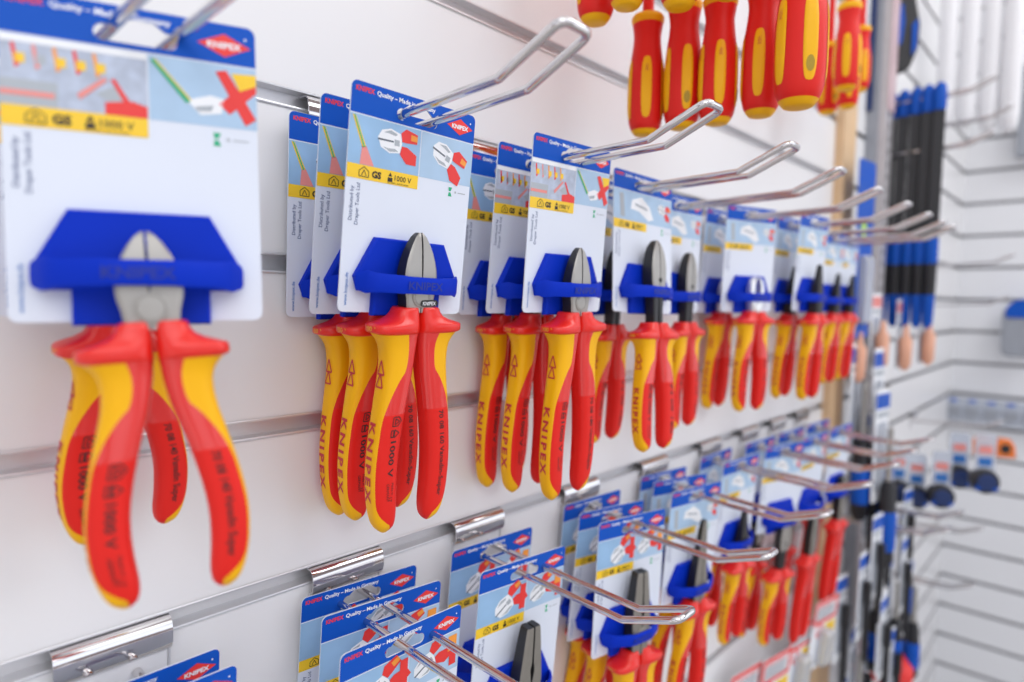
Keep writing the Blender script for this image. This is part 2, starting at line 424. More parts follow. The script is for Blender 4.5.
def strap_mb():
    mb = MB()
    path = fillet([(-35, -3.4, 0), (-29, -11.5, 0), (-11, -19.6, 0), (11, -19.6, 0), (29, -11.5, 0), (35, -3.4, 0)], 16, 5)
    rs = []; n = len(path); zc = -104.5
    for k, p in enumerate(path):
        a = path[max(0, k-1)]; b = path[min(n-1, k+1)]; t = (b-a).normalized(); nn = Vector((t.y, -t.x, 0))
        u = abs(2*k/(n-1)-1); h = 4.7+1.9*u**2.2 - (2.0 if k in (0, n-1) else 0); th = 1.3
        rs.append([tuple((p+nn*dx+Vector((0, 0, zc+dz)))*MM) for dx, dz in ((th, -h*.6), (th, h*.6), (th*.5, h), (-th*.5, h), (-th, h*.6), (-th, -h*.6), (-th*.5, -h), (th*.5, -h))])
    mb.rings(rs, M['blue'])
    w = text2d('KNIPEX', .02)[2]
    text(mb, 'KNIPEX', lambda a, b: (-.0125+a, -.0210-.0001-(0 if abs(-.0125+a) < .011 else -.0002), -.1068+b), 4.6*MM, M['blued'], .02, length=.024)
    return mb
CARD = {}
def make_card(kind, holder=True):
    root = empty('product_card')
    make_card_mesh(kind).build('backing_card', root, smooth=0, normals=False)
    if holder:
        h = holder_mb().build('blue_holder', root, smooth=40)
        strap_mb().build('strap', h, smooth=50)
    return root
for k in ('wire', 'photo', 'grip', 'plain'): CARD[k] = make_card(k)

# ------------------------------------------------------------------ pliers
def crom(tab, s):
    for i in range(len(tab)-1):
        if s <= tab[i+1][0]: break
    p1, p2 = tab[i], tab[i+1]; p0 = tab[max(0, i-1)]; p3 = tab[min(len(tab)-1, i+2)]
    h = p2[0]-p1[0]; t = max(0, min(1, (s-p1[0])/h))
    m1 = (p2[1]-p0[1])/(p2[0]-p0[0]) if p2[0] != p0[0] else 0
    m2 = (p3[1]-p1[1])/(p3[0]-p1[0]) if p3[0] != p1[0] else 0
    return (2*t**3-3*t*t+1)*p1[1]+(t**3-2*t*t+t)*h*m1+(-2*t**3+3*t*t)*p2[1]+(t**3-t*t)*h*m2
TC = [(0, 14.0), (.025, 12.9), (.06, 12.0), (.11, 11.9), (.2, 13.0), (.35, 16.5), (.5, 19.5), (.65, 21.3), (.8, 20.9), (.92, 19.0), (1, 17.2)]
THW = [(0, 13.2), (.025, 11.8), (.06, 10.6), (.11, 9.8), (.2, 9.3), (.35, 8.9), (.5, 8.7), (.8, 8.3), (.9, 7.6), (.955, 6.2), (.985, 4.0), (1, 1.6)]
THD = [(0, 9.6), (.025, 8.8), (.06, 8.1), (.12, 7.8), (.3, 7.5), (.5, 7.3), (.8, 7.0), (.92, 6.2), (.97, 4.7), (1, 1.6)]
TA = [(0, 96), (.16, 96), (.24, 84), (.33, 62), (.41, 45), (.5, 41), (.84, 40), (.89, 56), (.93, 84), (.97, 100), (1, 104)]
GUARD = [(0, 1.4, 12.8, 7.0), (.8, 1.0, 14.0, 7.6), (3.0, .8, 14.8, 8.0), (5, .7, 16.6, 8.6), (6.8, .6, 20.5, 9.4), (8.2, .6, 25.6, 10.3), (9.2, .6, 29, 10.9), (9.9, .6, 30, 11.1), (13.0, .6, 30.2, 11.1), (13.8, .6, 29.5, 10.6), (14.6, .7, 27.2, 9.6)]
ZG = 14.6
def se(v, n=3.1):
    c, s = math.cos(v), math.sin(v)
    return math.copysign(abs(c)**(2/n), c), math.copysign(abs(s)**(2/n), s)
def make_handle(side, L, k, red, yel, inlay_name, parent, texts, gloss=None, wk=1.0):
    """side -1 left, +1 right; x outward is side*|x|; front is -y"""
    def sec(s):
        c = 11.6+(crom(TC, s)-11.6)*(k if s > .11 else 1)
        hw = crom(THW, s); return c-hw*(1-wk), hw*wk, crom(THD, s)*(.5+.5*wk)
    def pt(s, v, off=0.0):
        c, hw, hd = sec(s); a, b = se(v)
        return (side*(c+(hw+off)*a)*MM, -(hd+off)*b*MM, -(ZG+s*(L-ZG))*MM)
    NL = 46
    lev = [1-(1-i/NL)**1.25 for i in range(NL+1)]
    mb = MB(); rs = []
    for z, i_, o_, hd in GUARD:                       # flared thumb guard
        i_, o_, hd = i_*wk, o_*wk, hd*(.5+.5*wk); c, hw = (i_+o_)/2, (o_-i_)/2
        rs.append([(side*(c+hw*se(v)[0])*MM, -hd*se(v)[1]*MM, -z*MM) for v in (2*PI*q/36 for q in range(36))])
    mb.rings(rs, M['collar'] if red is M['red'] else red, True, False)
    NR = 22; NY = 14
    yb = MB()
    def grid(target, a0f, a1f, n, mfun):
        vs = []; fs = {}
        for s in lev:
            a0, a1 = a0f(s), a1f(s)
            for j in range(n+1): vs.append(pt(s, R(a0+(a1-a0)*j/n)))
        for i in range(NL):
            for j in range(n):
                m = mfun((lev[i]+lev[i+1])/2, j/n)
                fs.setdefault(m.name, (m, []))[1].append((i*(n+1)+j, i*(n+1)+j+1, (i+1)*(n+1)+j+1, (i+1)*(n+1)+j))
        c, hw, hd = sec(1.0); tip = (side*c*MM, 0, -(L+.4)*MM); b = NL*(n+1)
        vs.append(tip)
        for m, f in fs.values():
            target.add(vs, f, m)
        target.add(vs, [(b+j, b+j+1, len(vs)-1) for j in range(n)], list(fs.values())[-1][0])
    ta = lambda s: crom(TA, s)
    gl = gloss or red
    grid(mb, ta, lambda s: 360-ta(s), NR, lambda s, q: gl if (s < .40 and q < .42) else red)
    grid(yb, lambda s: -ta(s), ta, NY, lambda s, q: yel)
    # print
    def fs_(z): return max(0, min(.995, (z-ZG)/(L-ZG)))
    def side_pt(z, y):                                # z down from the guard top in mm, y toward front in mm
        s = fs_(z); c, hw, hd = sec(s); r = min(.98, abs(y)/hd)
        return (side*(c+hw*(1-r**3.1)**(1/3.1)+.30)*MM, -y*MM, -z*MM)
    def front_pt(z, x):                               # x from the handle's own centre line, to the right
        s = fs_(z); c, hw, hd = sec(s); r = min(.98, abs(x)/hw)
        return ((side*c+x)*MM, -(hd*(1-r**3.1)**(1/3.1)+.18)*MM, -z*MM)
    zz = lambda s: ZG+s*(L-ZG)
    if texts and side < 0:
        w = .40*(L-ZG)
        text(yb, 'KNIPEX', lambda a, b: side_pt(zz(.43)+a*1000, b*1000-2.7), 5.3*MM, M['redp'], .035, length=w*MM, sp=1.35)
        for q in (0, 1):                               # warning triangles
            z0 = zz(.13)+q*(L*.055); h = L*.06
            tri = [(z0+h, -3.0), (z0+h, 3.0), (z0, 0.0)]
            for a, b in ((0, 1), (1, 2), (2, 0)):
                A, B = tri[a], tri[b]; dz, dy = B[0]-A[0], B[1]-A[1]; l = math.hypot(dz, dy); nz, ny = -dy/l*.5, dz/l*.5
                yb.add([side_pt(A[0]+nz, A[1]+ny), side_pt(B[0]+nz, B[1]+ny), side_pt(B[0]-nz, B[1]-ny), side_pt(A[0]-nz, A[1]-ny)], [(0, 1, 2, 3)], M['redp'])
        lip = lambda a, b: (side*(30.5*wk-max(0, abs((a*1000-6.5))/11.1)**3.1*13*wk)*MM, -(a*1000-6.5)*MM, -12.9*MM+b)
        text(mb, '1000 V', lip, 2.9*MM, M['yelp'], .0, length=13*MM)
        # icons, voltage and origin in black on the red face
        def line(A, B, w=.28):
            dz, dx = B[0]-A[0], B[1]-A[1]; l = math.hypot(dz, dx); nz, nx = -dx/l*w, dz/l*w
            mb.add([front_pt(A[0]+nz, A[1]+nx), front_pt(B[0]+nz, B[1]+nx), front_pt(B[0]-nz, B[1]-nx), front_pt(A[0]-nz, A[1]-nx)], [(0, 1, 2, 3)], M['blk'])
        z0 = zz(.40); c0 = 1.6
        pent = [(z0, c0-2.4), (z0, c0+1.2), (z0+2.6, c0+3.4), (z0+5.2, c0+1.2), (z0+5.2, c0-2.4)]
        for a, b in zip(pent, pent[1:]+pent[:1]): line(a, b)
        tri = [(z0+.9, c0-.9), (z0+4.3, c0-.9), (z0+2.6, c0+1.9)]
        for a, b in zip(tri, tri[1:]+tri[:1]): line(a, b)
        z1 = z0+7.2
        tri = [(z1, c0-.4), (z1+4.6, c0-.4), (z1+2.3, c0+3.0)]
        for a, b in zip(tri, tri[1:]+tri[:1]): line(a, b)
        sq = [(z1+.3, c0-2.6), (z1+.3, c0-1), (z1+4.2, c0-1), (z1+4.2, c0-2.6)]
        for a, b in zip(sq, sq[1:]+sq[:1]): line(a, b)
        text(mb, '1000 V', lambda a, b: front_pt(z1+6.6+a*1000, b*1000+c0-2.0), 3.6*MM, M['blk'], .02, length=(L-ZG)*.18*MM)
        z2 = z1+6.6+(L-ZG)*.19+2.5
        text(mb, 'Made in', lambda a, b: front_pt(z2+a*1000, b*1000+c0+.8), 1.7*MM, M['blk'])
        text(mb, 'GERMANY', lambda a, b: front_pt(z2+a*1000, b*1000+c0-2.4), 1.7*MM, M['blk'])
        text(mb, '17', lambda a, b: front_pt(z2+8.6+a*1000, b*1000+c0-1), 2.4*MM, M['blk'])
    if texts and side > 0:
        text(mb, texts, lambda a, b: front_pt(zz(.40)+a*1000, b*1000-1.0), 3.3*MM, M['blk'], .012, length=(L-ZG)*.46*MM)
    h = mb.build('handle', parent, smooth=50, normals=False)
    yb.build(inlay_name, h, smooth=50, normals=False)
    return h
def jaw(parent, side, prof, hd, mf, ms, gap, dark=None, name='jaw'):
    """prof: (z, inner, outer, half depth factor)"""
    mb = MB(); rs = []
    for z, gi, w, d in prof:
        e = hd*d; q = gi+(w-gi)*(.86 if w > 3 else .6); g = max(gi, gap)
        rs.append([(side*x*MM, y*MM, z*MM) for x, y in ((g, -e), (q, -e*.97), (w, -e*.78), (w, e*.78), (q, e), (g, e))])
    n = 6
    for k in range(len(rs)-1):
        for i in range(n):
            j = (i+1) % n
            mb.add([rs[k][i], rs[k][j], rs[k+1][j], rs[k+1][i]], [(0, 1, 2, 3)], mf(prof[k][0]) if i == 0 or (i == 1 and prof[k][2] < 30) else ms if i < 5 else (dark or ms))
    mb.add(rs[-1], [tuple(range(n))], ms); mb.add(rs[0], [tuple(range(n))], ms)
    mb2 = MB(); mb2.v, mb2.f, mb2.m, mb2.mats = mb.v, mb.f, mb.m, mb.mats
    o = mb2.build(name, parent, smooth=0)
    import bmesh
    b = bmesh.new(); b.from_mesh(o.data); bmesh.ops.remove_doubles(b, verts=b.verts, dist=1e-6); bmesh.ops.recalc_face_normals(b, faces=b.faces); b.to_mesh(o.data); b.free()
    o.data.polygons.foreach_set('use_smooth', [True]*len(o.data.polygons)); o.data.set_sharp_from_angle(angle=R(28))
    return o
def make_pliers(head, L, k, kind_name, model=None, h=42, red=None, yel=None):
    red = red or M['red']; yel = yel or M['yel']
    wk = .86 if L < 110 else 1.0
    root = empty(kind_name)
    gl = M['gloss'] if red is M['red'] else None
    make_handle(-1, L, k, red, yel, 'yellow_inlay' if yel is M['yel'] else 'grip_inlay', root, 'left' if model else None, gl, wk)
    make_handle(1, L, k, red, yel, 'yellow_inlay' if yel is M['yel'] else 'grip_inlay', root, model, gl, wk)
    st, ds, gs = M['steel'], M['dsteel'], M['gsteel']
    f = h/42
    if head == 'cut':
        p = [(-3, .3, 9.0, .95), (5*f, .3, 9.8, 1), (11*f, .3, 11.0, 1), (16*f, .35, 11.4, 1), (21*f, .5, 10.9, .98), (26*f, .55, 9.8, .92), (31*f, .55, 8.1, .85), (36*f, .55, 5.8, .74), (39.5*f, .5, 3.7, .62), (41.4*f, .5, 2.0, .5), (42*f, .5, 1.2, .4)]
        for sd in (-1, 1): jaw(root, sd, p, 5.2, lambda z: st, ds if h > 36 else gs, .32, M['slit'])
        mb = MB()
        zc = 6.2*f
        rr = 6.2
        mb.rings([[(r*math.cos(2*PI*q/28)*MM, y*MM, (zc+r*math.sin(2*PI*q/28))*MM) for q in range(28)] for y, r in ((5.5, rr), (-5.4, rr), (-5.7, rr-.4), (-5.7, rr-1.1), (-5.4, rr-1.3), (-5.7, rr-1.6), (-5.8, rr-3))], st)
        if model and '160' in model:
            mb.slab(mmp(arc(-.2+1, 2.4, 1.9, 90, 270, 6)+arc(9.6, 2.4, 1.9, -90, 90, 6)), -.0050, -.0060, M['slit'])
            text(mb, 'KNIPEX', lambda a, b: (a+.0006, -.00606, .0013+b), 2.2*MM, M['cwhite'], .01, length=9.2*MM)
        mb.build('joint', root, smooth=40)
    elif head == 'lever':
        p = [(-4, 1.6, 6.4, .8), (10, 1.0, 6.6, .8), (22, .5, 7.2, .85), (27, .4, 8.2, .95), (33, .4, 9.6, 1), (40, .4, 10.2, 1), (48, .45, 10.3, 1), (55, .5, 9.4, .95), (61, .5, 7.8, .88), (66, .5, 5.6, .78), (69.5, .5, 3.4, .64), (71.3, .5, 1.9, .5), (72, .5, 1.0, .4)]
        for sd in (-1, 1): jaw(root, sd, p, 6.4, lambda z: st if z >= 26 else ds, ds, .35, M['slit'])
        mb = MB(); mb.rings([[(r*math.cos(2*PI*q/20)*MM, y*MM, (37+r*math.sin(2*PI*q/20))*MM) for q in range(20)] for y, r in ((6.6, 2.2), (-6.8, 2.2), (-7.0, 1.8))], ds)
        mb.build('joint', root, smooth=40)
    elif head == 'combi':
        p = [(-4, .5, 9.4, 1), (10, .5, 10.4, 1), (20, .5, 11, 1), (27, .6, 11.6, 1), (33, 1.6, 11.0, .98), (38, 2.1, 10.5, .95), (43, 1.0, 9.9, .92), (52, .8, 8.9, .86), (60, .8, 8.0, .8), (68, .8, 6.9, .74), (70, .8, 6.2, .68)]
        for sd in (-1, 1): jaw(root, sd, p, 6.4, lambda z: gs if z < 26 else M['steel'] if False else gs, ds, .5, M['slit'])
        mb = MB(); mb.rings([[(r*math.cos(2*PI*q/24)*MM, y*MM, (14+r*math.sin(2*PI*q/24))*MM) for q in range(24)] for y, r in ((6.6, 7), (-6.8, 7), (-7.1, 6.4), (-7.1, 3))], gs)
        mb.build('joint', root, smooth=40)
    elif head == 'nose':
        q_ = h/85
        p = [(-4, .5, 8.2, 1), (8*q_, .5, 9.8, 1), (16*q_, .5, 10.2, 1), (24*q_, .5, 9.6, .98), (34*q_, .5, 8.4, .88), (48*q_, .45, 6.6, .75), (62*q_, .4, 5.0, .62), (76*q_, .4, 3.6, .5), (85*q_, .4, 2.6, .4)]
        mm = gs if h > 70 else ds
        for sd in (-1, 1): jaw(root, sd, p, 6.0, lambda z: mm, ds, .35, M['slit'])
        mb = MB(); mb.rings([[(r*math.cos(2*PI*q/24)*MM, y*MM, (11*q_+r*math.sin(2*PI*q/24))*MM) for q in range(24)] for y, r in ((6.2, 6), (-6.4, 6), (-6.7, 5.4), (-6.7, 3))], mm)
        mb.build('joint', root, smooth=40)
    elif head == 'shear':
        ls = M['lsteel']
        p = [(-3, .4, 7.5, .9), (5, .4, 8.6, 1), (10, .6, 9.6, 1), (14, 2.6, 10.6, .9), (19, 4.6, 11.4, .8), (25, 5.6, 11.6, .75), (31, 5.0, 10.6, .7), (36, 3.4, 8.2, .62), (39, 2.2, 5.0, .5), (40, 1.8, 3.0, .4)]
        for sd in (-1, 1): jaw(root, sd, p, 5.2, lambda z: ls, ls, .3, ls)
        mb = MB(); mb.rings([[(r*math.cos(2*PI*q/24)*MM, y*MM, (5+r*math.sin(2*PI*q/24))*MM) for q in range(24)] for y, r in ((5.6, 6), (-5.8, 6), (-6.1, 5.4), (-6.1, 3))], ls)
        mb.build('joint', root, smooth=40)
    return root
P = dict(
    s140=make_pliers('cut', 106, 1.05, 'side_cutter', '70 08 140 Vanadin Super', 34),
    s160=make_pliers('cut', 132, .78, 'side_cutter', '70 08 160 Vanadin-Super', 42),
    s180=make_pliers('cut', 139, .66, 'side_cutter', '70 08 180 Vanadin-Super', 46),
    lever=make_pliers('lever', 112, .62, 'side_cutter', '74 08 180', 72),
    combi=make_pliers('combi', 135, .9, 'combination_pliers', '03 08 180', 70),
    nose=make_pliers('nose', 125, .8, 'long_nose_pliers', '26 18 200', 85),
    nose60=make_pliers('nose', 112, .62, 'long_nose_pliers', '25 08 160', 62),
    redcombi=make_pliers('combi', 140, .5, 'combination_pliers', None, 70, None, M['red']),
    shear=make_pliers('shear', 118, .62, 'cable_shears', '95 18 165', 40),
)

# ------------------------------------------------------------------ hanging the packs
def packM(x, off, ztop, yaw=0, tilt=5, roll=0):
    return Matrix.Translation((x, -off, ztop)) @ Matrix.Rotation(R(yaw), 4, 'Z') @ Matrix.Rotation(R(tilt), 4, 'X') @ Matrix.Rotation(R(-roll), 4, 'Y')
GD = dict(s140=.1225, s160=.117, s180=.1205, lever=.131, combi=.117, redcombi=.150, nose=.117, nose60=.1245, shear=.121)
HZ = {'U': lambda o: EYE+.097+.054*o+.0105, 'L': lambda o: EYE-.2035-.035*o+.0120}
CATS = dict(s140='pliers', s160='pliers', s180='pliers', lever='pliers', combi='pliers', nose='pliers', nose60='pliers', shear='pliers')
KN = dict(s140='short side cutter', s160='side cutter', s180='long handled side cutter', lever='black headed side cutter', combi='combination pliers', nose='long nose pliers', nose60='slim nosed pliers', shear='cable shears')
#  row, hook no, x, off, yaw, tilt, roll, card, pliers, label of the card, label of the pliers
PACKS = [
 ('U', 0, .0905, .0870, -20.0, -3.5, 0.7, 'photo', 's140', 'large near white card turned outward, with photo print, at far left', 'nearest short side cutter with wide open red handles, far left'),
 ('U', 0, .0965, .0400, 0, 7, 0, 'photo', 's140', 'white card mostly hidden behind the nearest card at far left', 'short side cutter hanging behind the nearest one at far left'),
 ('U', 1, .2390, .0778, -1.3, 5.0, -1.2, 'wire', 's160', 'sharp white card under the big hook, frontmost of its three', 'sharply focused side cutter with polished head, front of three on second hook'),
 ('U', 1, .2367, .0507, 0, 6.3, 0, 'wire', 's160', 'middle card of the three on the second upper hook', 'side cutter in the middle of the three on the second upper hook'),
 ('U', 1, .2390, .0115, 0, 2.4, 0, 'wire', 's160', 'rearmost card against the wall on the second upper hook', 'side cutter nearest the wall on the second upper hook'),
 ('U', 2, .3777, .0828, -1.8, 4.0, 0.3, 'photo', 's180', 'white card with cable photo, frontmost on the third upper hook', 'long handled side cutter at the front of the third upper hook'),
 ('U', 2, .3765, .0500, 0, 5, 0, 'photo', 's180', 'middle cable photo card of three on the third upper hook', 'long handled side cutter in the middle of the third upper hook'),
 ('U', 2, .3765, .0180, 0, 4, 0, 'wire', 's180', 'rearmost card on the third upper hook, half hidden at its left', 'long handled side cutter nearest the wall on the third upper hook'),
 ('U', 3, .5100, .0590, -4, -3.0, -2.0, 'plain', 'lever', 'white card behind the black headed cutter, front of fourth upper hook', 'cutter with tall black and steel head, front of fourth upper hook'),
 ('U', 3, .5090, .0270, 0, 4, 0, 'plain', 'lever', 'shadowed card at the back of the fourth upper hook', 'black headed cutter at the back of the fourth upper hook'),
 ('U', 4, .6250, .0340, -2, 1, 0, 'plain', 'lever', 'white card on the fifth upper hook behind the second black headed cutter', 'second tall black headed cutter, on the fifth upper hook'),
 ('U', 5, .7550, .0200, 0, 4, 0, 'plain', 'shear', 'narrow seen card at the back of the sixth upper hook', 'cable shears with red handles at the back of the sixth upper hook'),
 ('U', 5, .7550, .0560, -16, 2, 0, 'plain', 'shear', 'blurred white card turned outward on the sixth upper hook', 'cable shears with pale curved jaws, front of the sixth upper hook'),
 ('U', 6, .8810, .0550, 0, 4, 0, 'plain', 'nose60', 'card seen edge on, behind, on the seventh upper hook', 'red and yellow pliers at the back of the seventh upper hook'),
 ('U', 6, .8810, .0850, -4, 3, 0, 'plain', 'nose60', 'blurred white card at the front of the seventh upper hook', 'slim nosed pliers at the front of the seventh upper hook'),
 ('U', 7, .9970, .0480, -4, 4, 0, 'plain', 'nose60', 'blurred card on the eighth upper hook', 'slim dark nosed pliers on the eighth upper hook'),
 ('U', 8, 1.0990, .0450, -4, 4, 0, 'plain', 'nose60', 'blurred card on the ninth upper hook', 'slim dark nosed pliers on the ninth upper hook'),
 ('U', 9, 1.1750, .0450, -4, 4, 0, 'plain', 'nose60', 'blurred card on the last upper hook beside the wooden post', 'red handled pliers on the last upper hook beside the wooden post'),
 ('L', 0, .1010, .0480, 0, 4.6, 0, 'grip', None, 'blue headed logo card at bottom left, nearer of the two', None),
 ('L', 0, .1010, .0270, 0, 4.6, 0, 'grip', None, 'blue headed logo card at bottom left, nearer the wall', None),
 ('L', 1, .2310, .0790, -1, 4.6, 0, 'grip', None, 'frontmost of three blue logo cards at bottom centre left', None),
 ('L', 1, .2440, .0415, -5, 4.6, -1.0, 'grip', None, 'middle one of three blue logo cards at bottom centre left', None),
 ('L', 1, .2470, .0120, -4, 4.6, -1.0, 'grip', None, 'rearmost of three blue logo cards at bottom centre left', None),
 ('L', 2, .3560, .0620, -5, 4.6, -1.2, 'grip', 'combi', 'white and blue card behind the cropped combination pliers, third lower hook', 'combination pliers with dark flat tipped head, cropped at the bottom edge'),
 ('L', 2, .3656, .0200, -3, 4.6, -.7, 'grip', None, 'rear card on the third lower hook, nearly touching the wall', None),
 ('L', 3, .4980, .0660, -10, 1, -1.5, 'grip', 'combi', 'white card turned outward at the front of the fourth lower hook', 'combination pliers with red collar, front of the fourth lower hook'),
 ('L', 3, .5040, .0400, -9, 4, -2.0, 'grip', 'combi', 'middle card of three on the fourth lower hook', 'combination pliers in the middle of the fourth lower hook'),
 ('L', 3, .5120, .0120, -3, 4.6, -.9, 'grip', 'combi', 'rearmost card of three on the fourth lower hook', 'combination pliers nearest the wall on the fourth lower hook'),
 ('L', 4, .6250, .0640, -8, 4, -1.4, 'plain', 'nose', 'white card behind the long nose pliers, front of the fifth lower hook', 'long nose pliers with tapering grey head, front of fifth lower hook'),
 ('L', 4, .6420, .0360, -12, 4.6, -2.0, 'plain', 'nose', 'middle card of three on the fifth lower hook', 'long nose pliers in the middle of the fifth lower hook'),
 ('L', 4, .6480, .0120, -5, 4.6, -1.5, 'plain', None, 'rearmost card of three on the fifth lower hook', None),
 ('L', 5, .7790, .0450, -5, 4.6, 0, 'plain', 'nose60', 'front card on the sixth lower hook', 'blurred red and yellow pliers at the front of the sixth lower hook'),
 ('L', 5, .7790, .0120, 0, 4.6, 0, 'plain', 'nose60', 'rear card on the sixth lower hook', 'blurred red and yellow pliers at the back of the sixth lower hook'),
 ('L', 6, .9000, .0540, -14, 4.6, 0, 'plain', 'lever', 'blurred card with big blue holder on the seventh lower hook', 'yellow and red cutter at the front of the seventh lower hook'),
 ('L', 6, .9000, .0200, -4, 4.6, 0, 'plain', 'lever', 'rear card on the seventh lower hook', 'red handled cutter at the back of the seventh lower hook'),
 ('L', 7, 1.0050, .0600, -4, 4.6, 0, 'plain', 'redcombi', 'front card on the eighth lower hook', 'dark headed combination pliers on the eighth lower hook, front'),
 ('L', 7, 1.0050, .0250, -4, 4.6, 0, 'plain', 'redcombi', 'rear card on the eighth lower hook', 'combination pliers on the eighth lower hook, nearer the wall'),
 ('L', 8, 1.1100, .0650, -4, 4.6, 0, 'plain', 'redcombi', 'front card on the last lower hook beside the wooden post', 'red handled combination pliers on the last lower hook, front'),
 ('L', 8, 1.1100, .0300, -4, 4.6, 0, 'plain', 'redcombi', 'rear card on the last lower hook beside the wooden post', 'red handled combination pliers on the last lower hook, nearer the wall'),
]
LEAN = dict(s140=-3.0, s160=-2.2, s180=-1.5)
for row, hk, x, off, yaw, tilt, roll, ck, pk, cl, pl in PACKS:
    A = packM(x, off, HZ[row](off)-(.002 if yaw < -19 else 0), yaw, tilt, roll)
    rn = 'upper' if row == 'U' else 'lower'
    inst(CARD[ck], A, cl, 'product card', 'pliers cards on the %s row of hooks' % rn)
    if pk:
        inst(P[pk], A @ Matrix.Translation((.003 if yaw < -19 else 0, -.0118, -GD[pk]-(.042 if row == 'L' and pk == 'lever' else .030 if pk == 'redcombi' and hk == 7 else 0))) @ Matrix.Rotation(R(LEAN.get(pk, 0)), 4, 'Y'), pl, 'pliers', 'pliers on the %s row of hooks' % rn)

# ------------------------------------------------------------------ insulated screwdrivers hanging at the top
def make_driver():
    root = empty('insulated_screwdriver')
    pr = [(2.2, 10.2), (4, 12.0), (9, 14.4), (20, 15.8), (36, 16.0), (52, 15.7), (64, 14.8), (76, 13.2), (86, 12.2), (92, 12.5), (96, 13.2), (99, 13.6)]
    mb = MB(); Z = [2.2+i*(99-2.2)/40 for i in range(41)]
    rad = lambda z: crom(pr, z)
    mb.lathe([(z*MM, rad(z)*MM) for z in Z], M['red'], 28)
    h = mb.build('handle', root, smooth=50)
    for q in range(5):
        a0 = R(225+72*(q-2)); ib = MB(); n = 32; rs = []
        for rr in (1.0, .8, .5, .0):
            ring = []
            for t in range(n):
                sn, cn = math.sin(2*PI*t/n), math.cos(2*PI*t/n)
                z = 40+27*rr*math.copysign(abs(sn)**.75, sn); a = a0+4.6/rad(z)*rr*math.copysign(abs(cn)**.55, cn); off = .25 if rr == 1 else .7
                ring.append((math.cos(a)*(rad(z)+off)*MM, math.sin(a)*(rad(z)+off)*MM, z*MM))
            rs.append(ring)
        ib.rings(rs[:3], M['yel'], False, True)
        if q == 2:
            ring = []
            for t in range(n):
                z = 23+5*math.sin(2*PI*t/n); a = a0+2.6/rad(z)*math.cos(2*PI*t/n)
                ring.append((math.cos(a)*(rad(z)+.85)*MM, math.sin(a)*(rad(z)+.85)*MM, z*MM))
            ib.add(ring, [tuple(range(n))], M['dyel'])
        else:
            z0 = 36
            text(ib, 'VDE', (lambda a0: lambda a, b: ((rad(60-a*1000)+.85)*math.cos(a0+(b-.0012)/.0155)*MM, (rad(60-a*1000)+.85)*math.sin(a0+(b-.0012)/.0155)*MM, (60-a*1000)*MM))(a0), 2.6*MM, M['redp'])
        ib.build('grip_inlay', h, smooth=60)
    mb = MB(); mb.lathe([(0, 8.2*MM), (.6*MM, 9.6*MM), (2.4*MM, 11.0*MM), (4.2*MM, 12.4*MM)], M['yel'], 28); mb.build('butt_cap', root, smooth=50)
    mb = MB(); mb.lathe([(98*MM, 13.0*MM), (101*MM, 14.4*MM), (104.5*MM, 14.8*MM), (107*MM, 13.4*MM), (108*MM, 9*MM)], M['yel'], 28); mb.build('collar', root, smooth=50)
    mb = MB(); mb.lathe([(107*MM, 5.2*MM), (150*MM, 4.6*MM), (238*MM, 4.4*MM), (239*MM, 2.6*MM)], M['red'], 16); mb.lathe([(238*MM, 2.6*MM), (256*MM, 2.6*MM), (259*MM, 1.6*MM)], M['steel'], 12)
    mb.build('insulated_shaft', root, smooth=50)
    return root
M['dyel'] = mat('yellow_hole', (0.40, 0.26, 0.01), 0.5)
DRV = make_driver()
DR = [  # x, off, z of the butt above eye height, scale, turn, lean, label
 (.514, .056, .147, .97, 60, 'red and yellow insulated screwdriver nearest the wall, left of the hanging row'),
 (.521, .088, .149, 1.0, -2, 'insulated screwdriver with a hang hole, second from the left in the hanging row'),
 (.522, .120, .148, .96, 59, 'insulated screwdriver in the middle of the hanging row'),
 (.529, .154, .150, .97, 40, 'insulated screwdriver just left of the largest looking one'),
 (.506, .192, .145, 1.14, -3, 'largest looking screwdriver with yellow grip panels and hang hole, above the third hook end'),
 (.445, .049, .225, .98, 0, 'screwdriver end at the top edge above the big hook tip, leftmost'),
 (.430, .089, .221, .95, 30, 'yellow butt of a screwdriver at top edge, second from left'),
 (.450, .122, .218, .95, 30, 'yellow butt of a screwdriver at top edge, third from left'),
 (.463, .155, .221, .95, 15, 'yellow butt of a screwdriver at top edge, just right of the red shaft'),
 (.897, .109, .268, .98, 40, 'smaller looking screwdriver with yellow panels, right of the main bunch'),
 (.985, .060, .266, .9, 10, 'far screwdriver peeking out below the bunch, left'),
 (.965, .092, .264, .85, 50, 'far screwdriver peeking out below the bunch, middle'),
 (1.057, .080, .310, .85, 70, 'rightmost far screwdriver against the wooden post'),
]
for x, off, z, s, a, l in DR:
    A = Matrix.Translation((x, -off, EYE+z)) @ Matrix.Rotation(R(a), 4, 'Z') @ Matrix.Diagonal((s, s, s, 1))
    inst(DRV, A, l, 'screwdriver', 'insulated screwdrivers hanging at the top')

# ------------------------------------------------------------------ far bay and end wall
def T(x, y, z, rz=0): return Matrix.Translation((x, y, z)) @ Matrix.Rotation(R(rz), 4, 'Z')
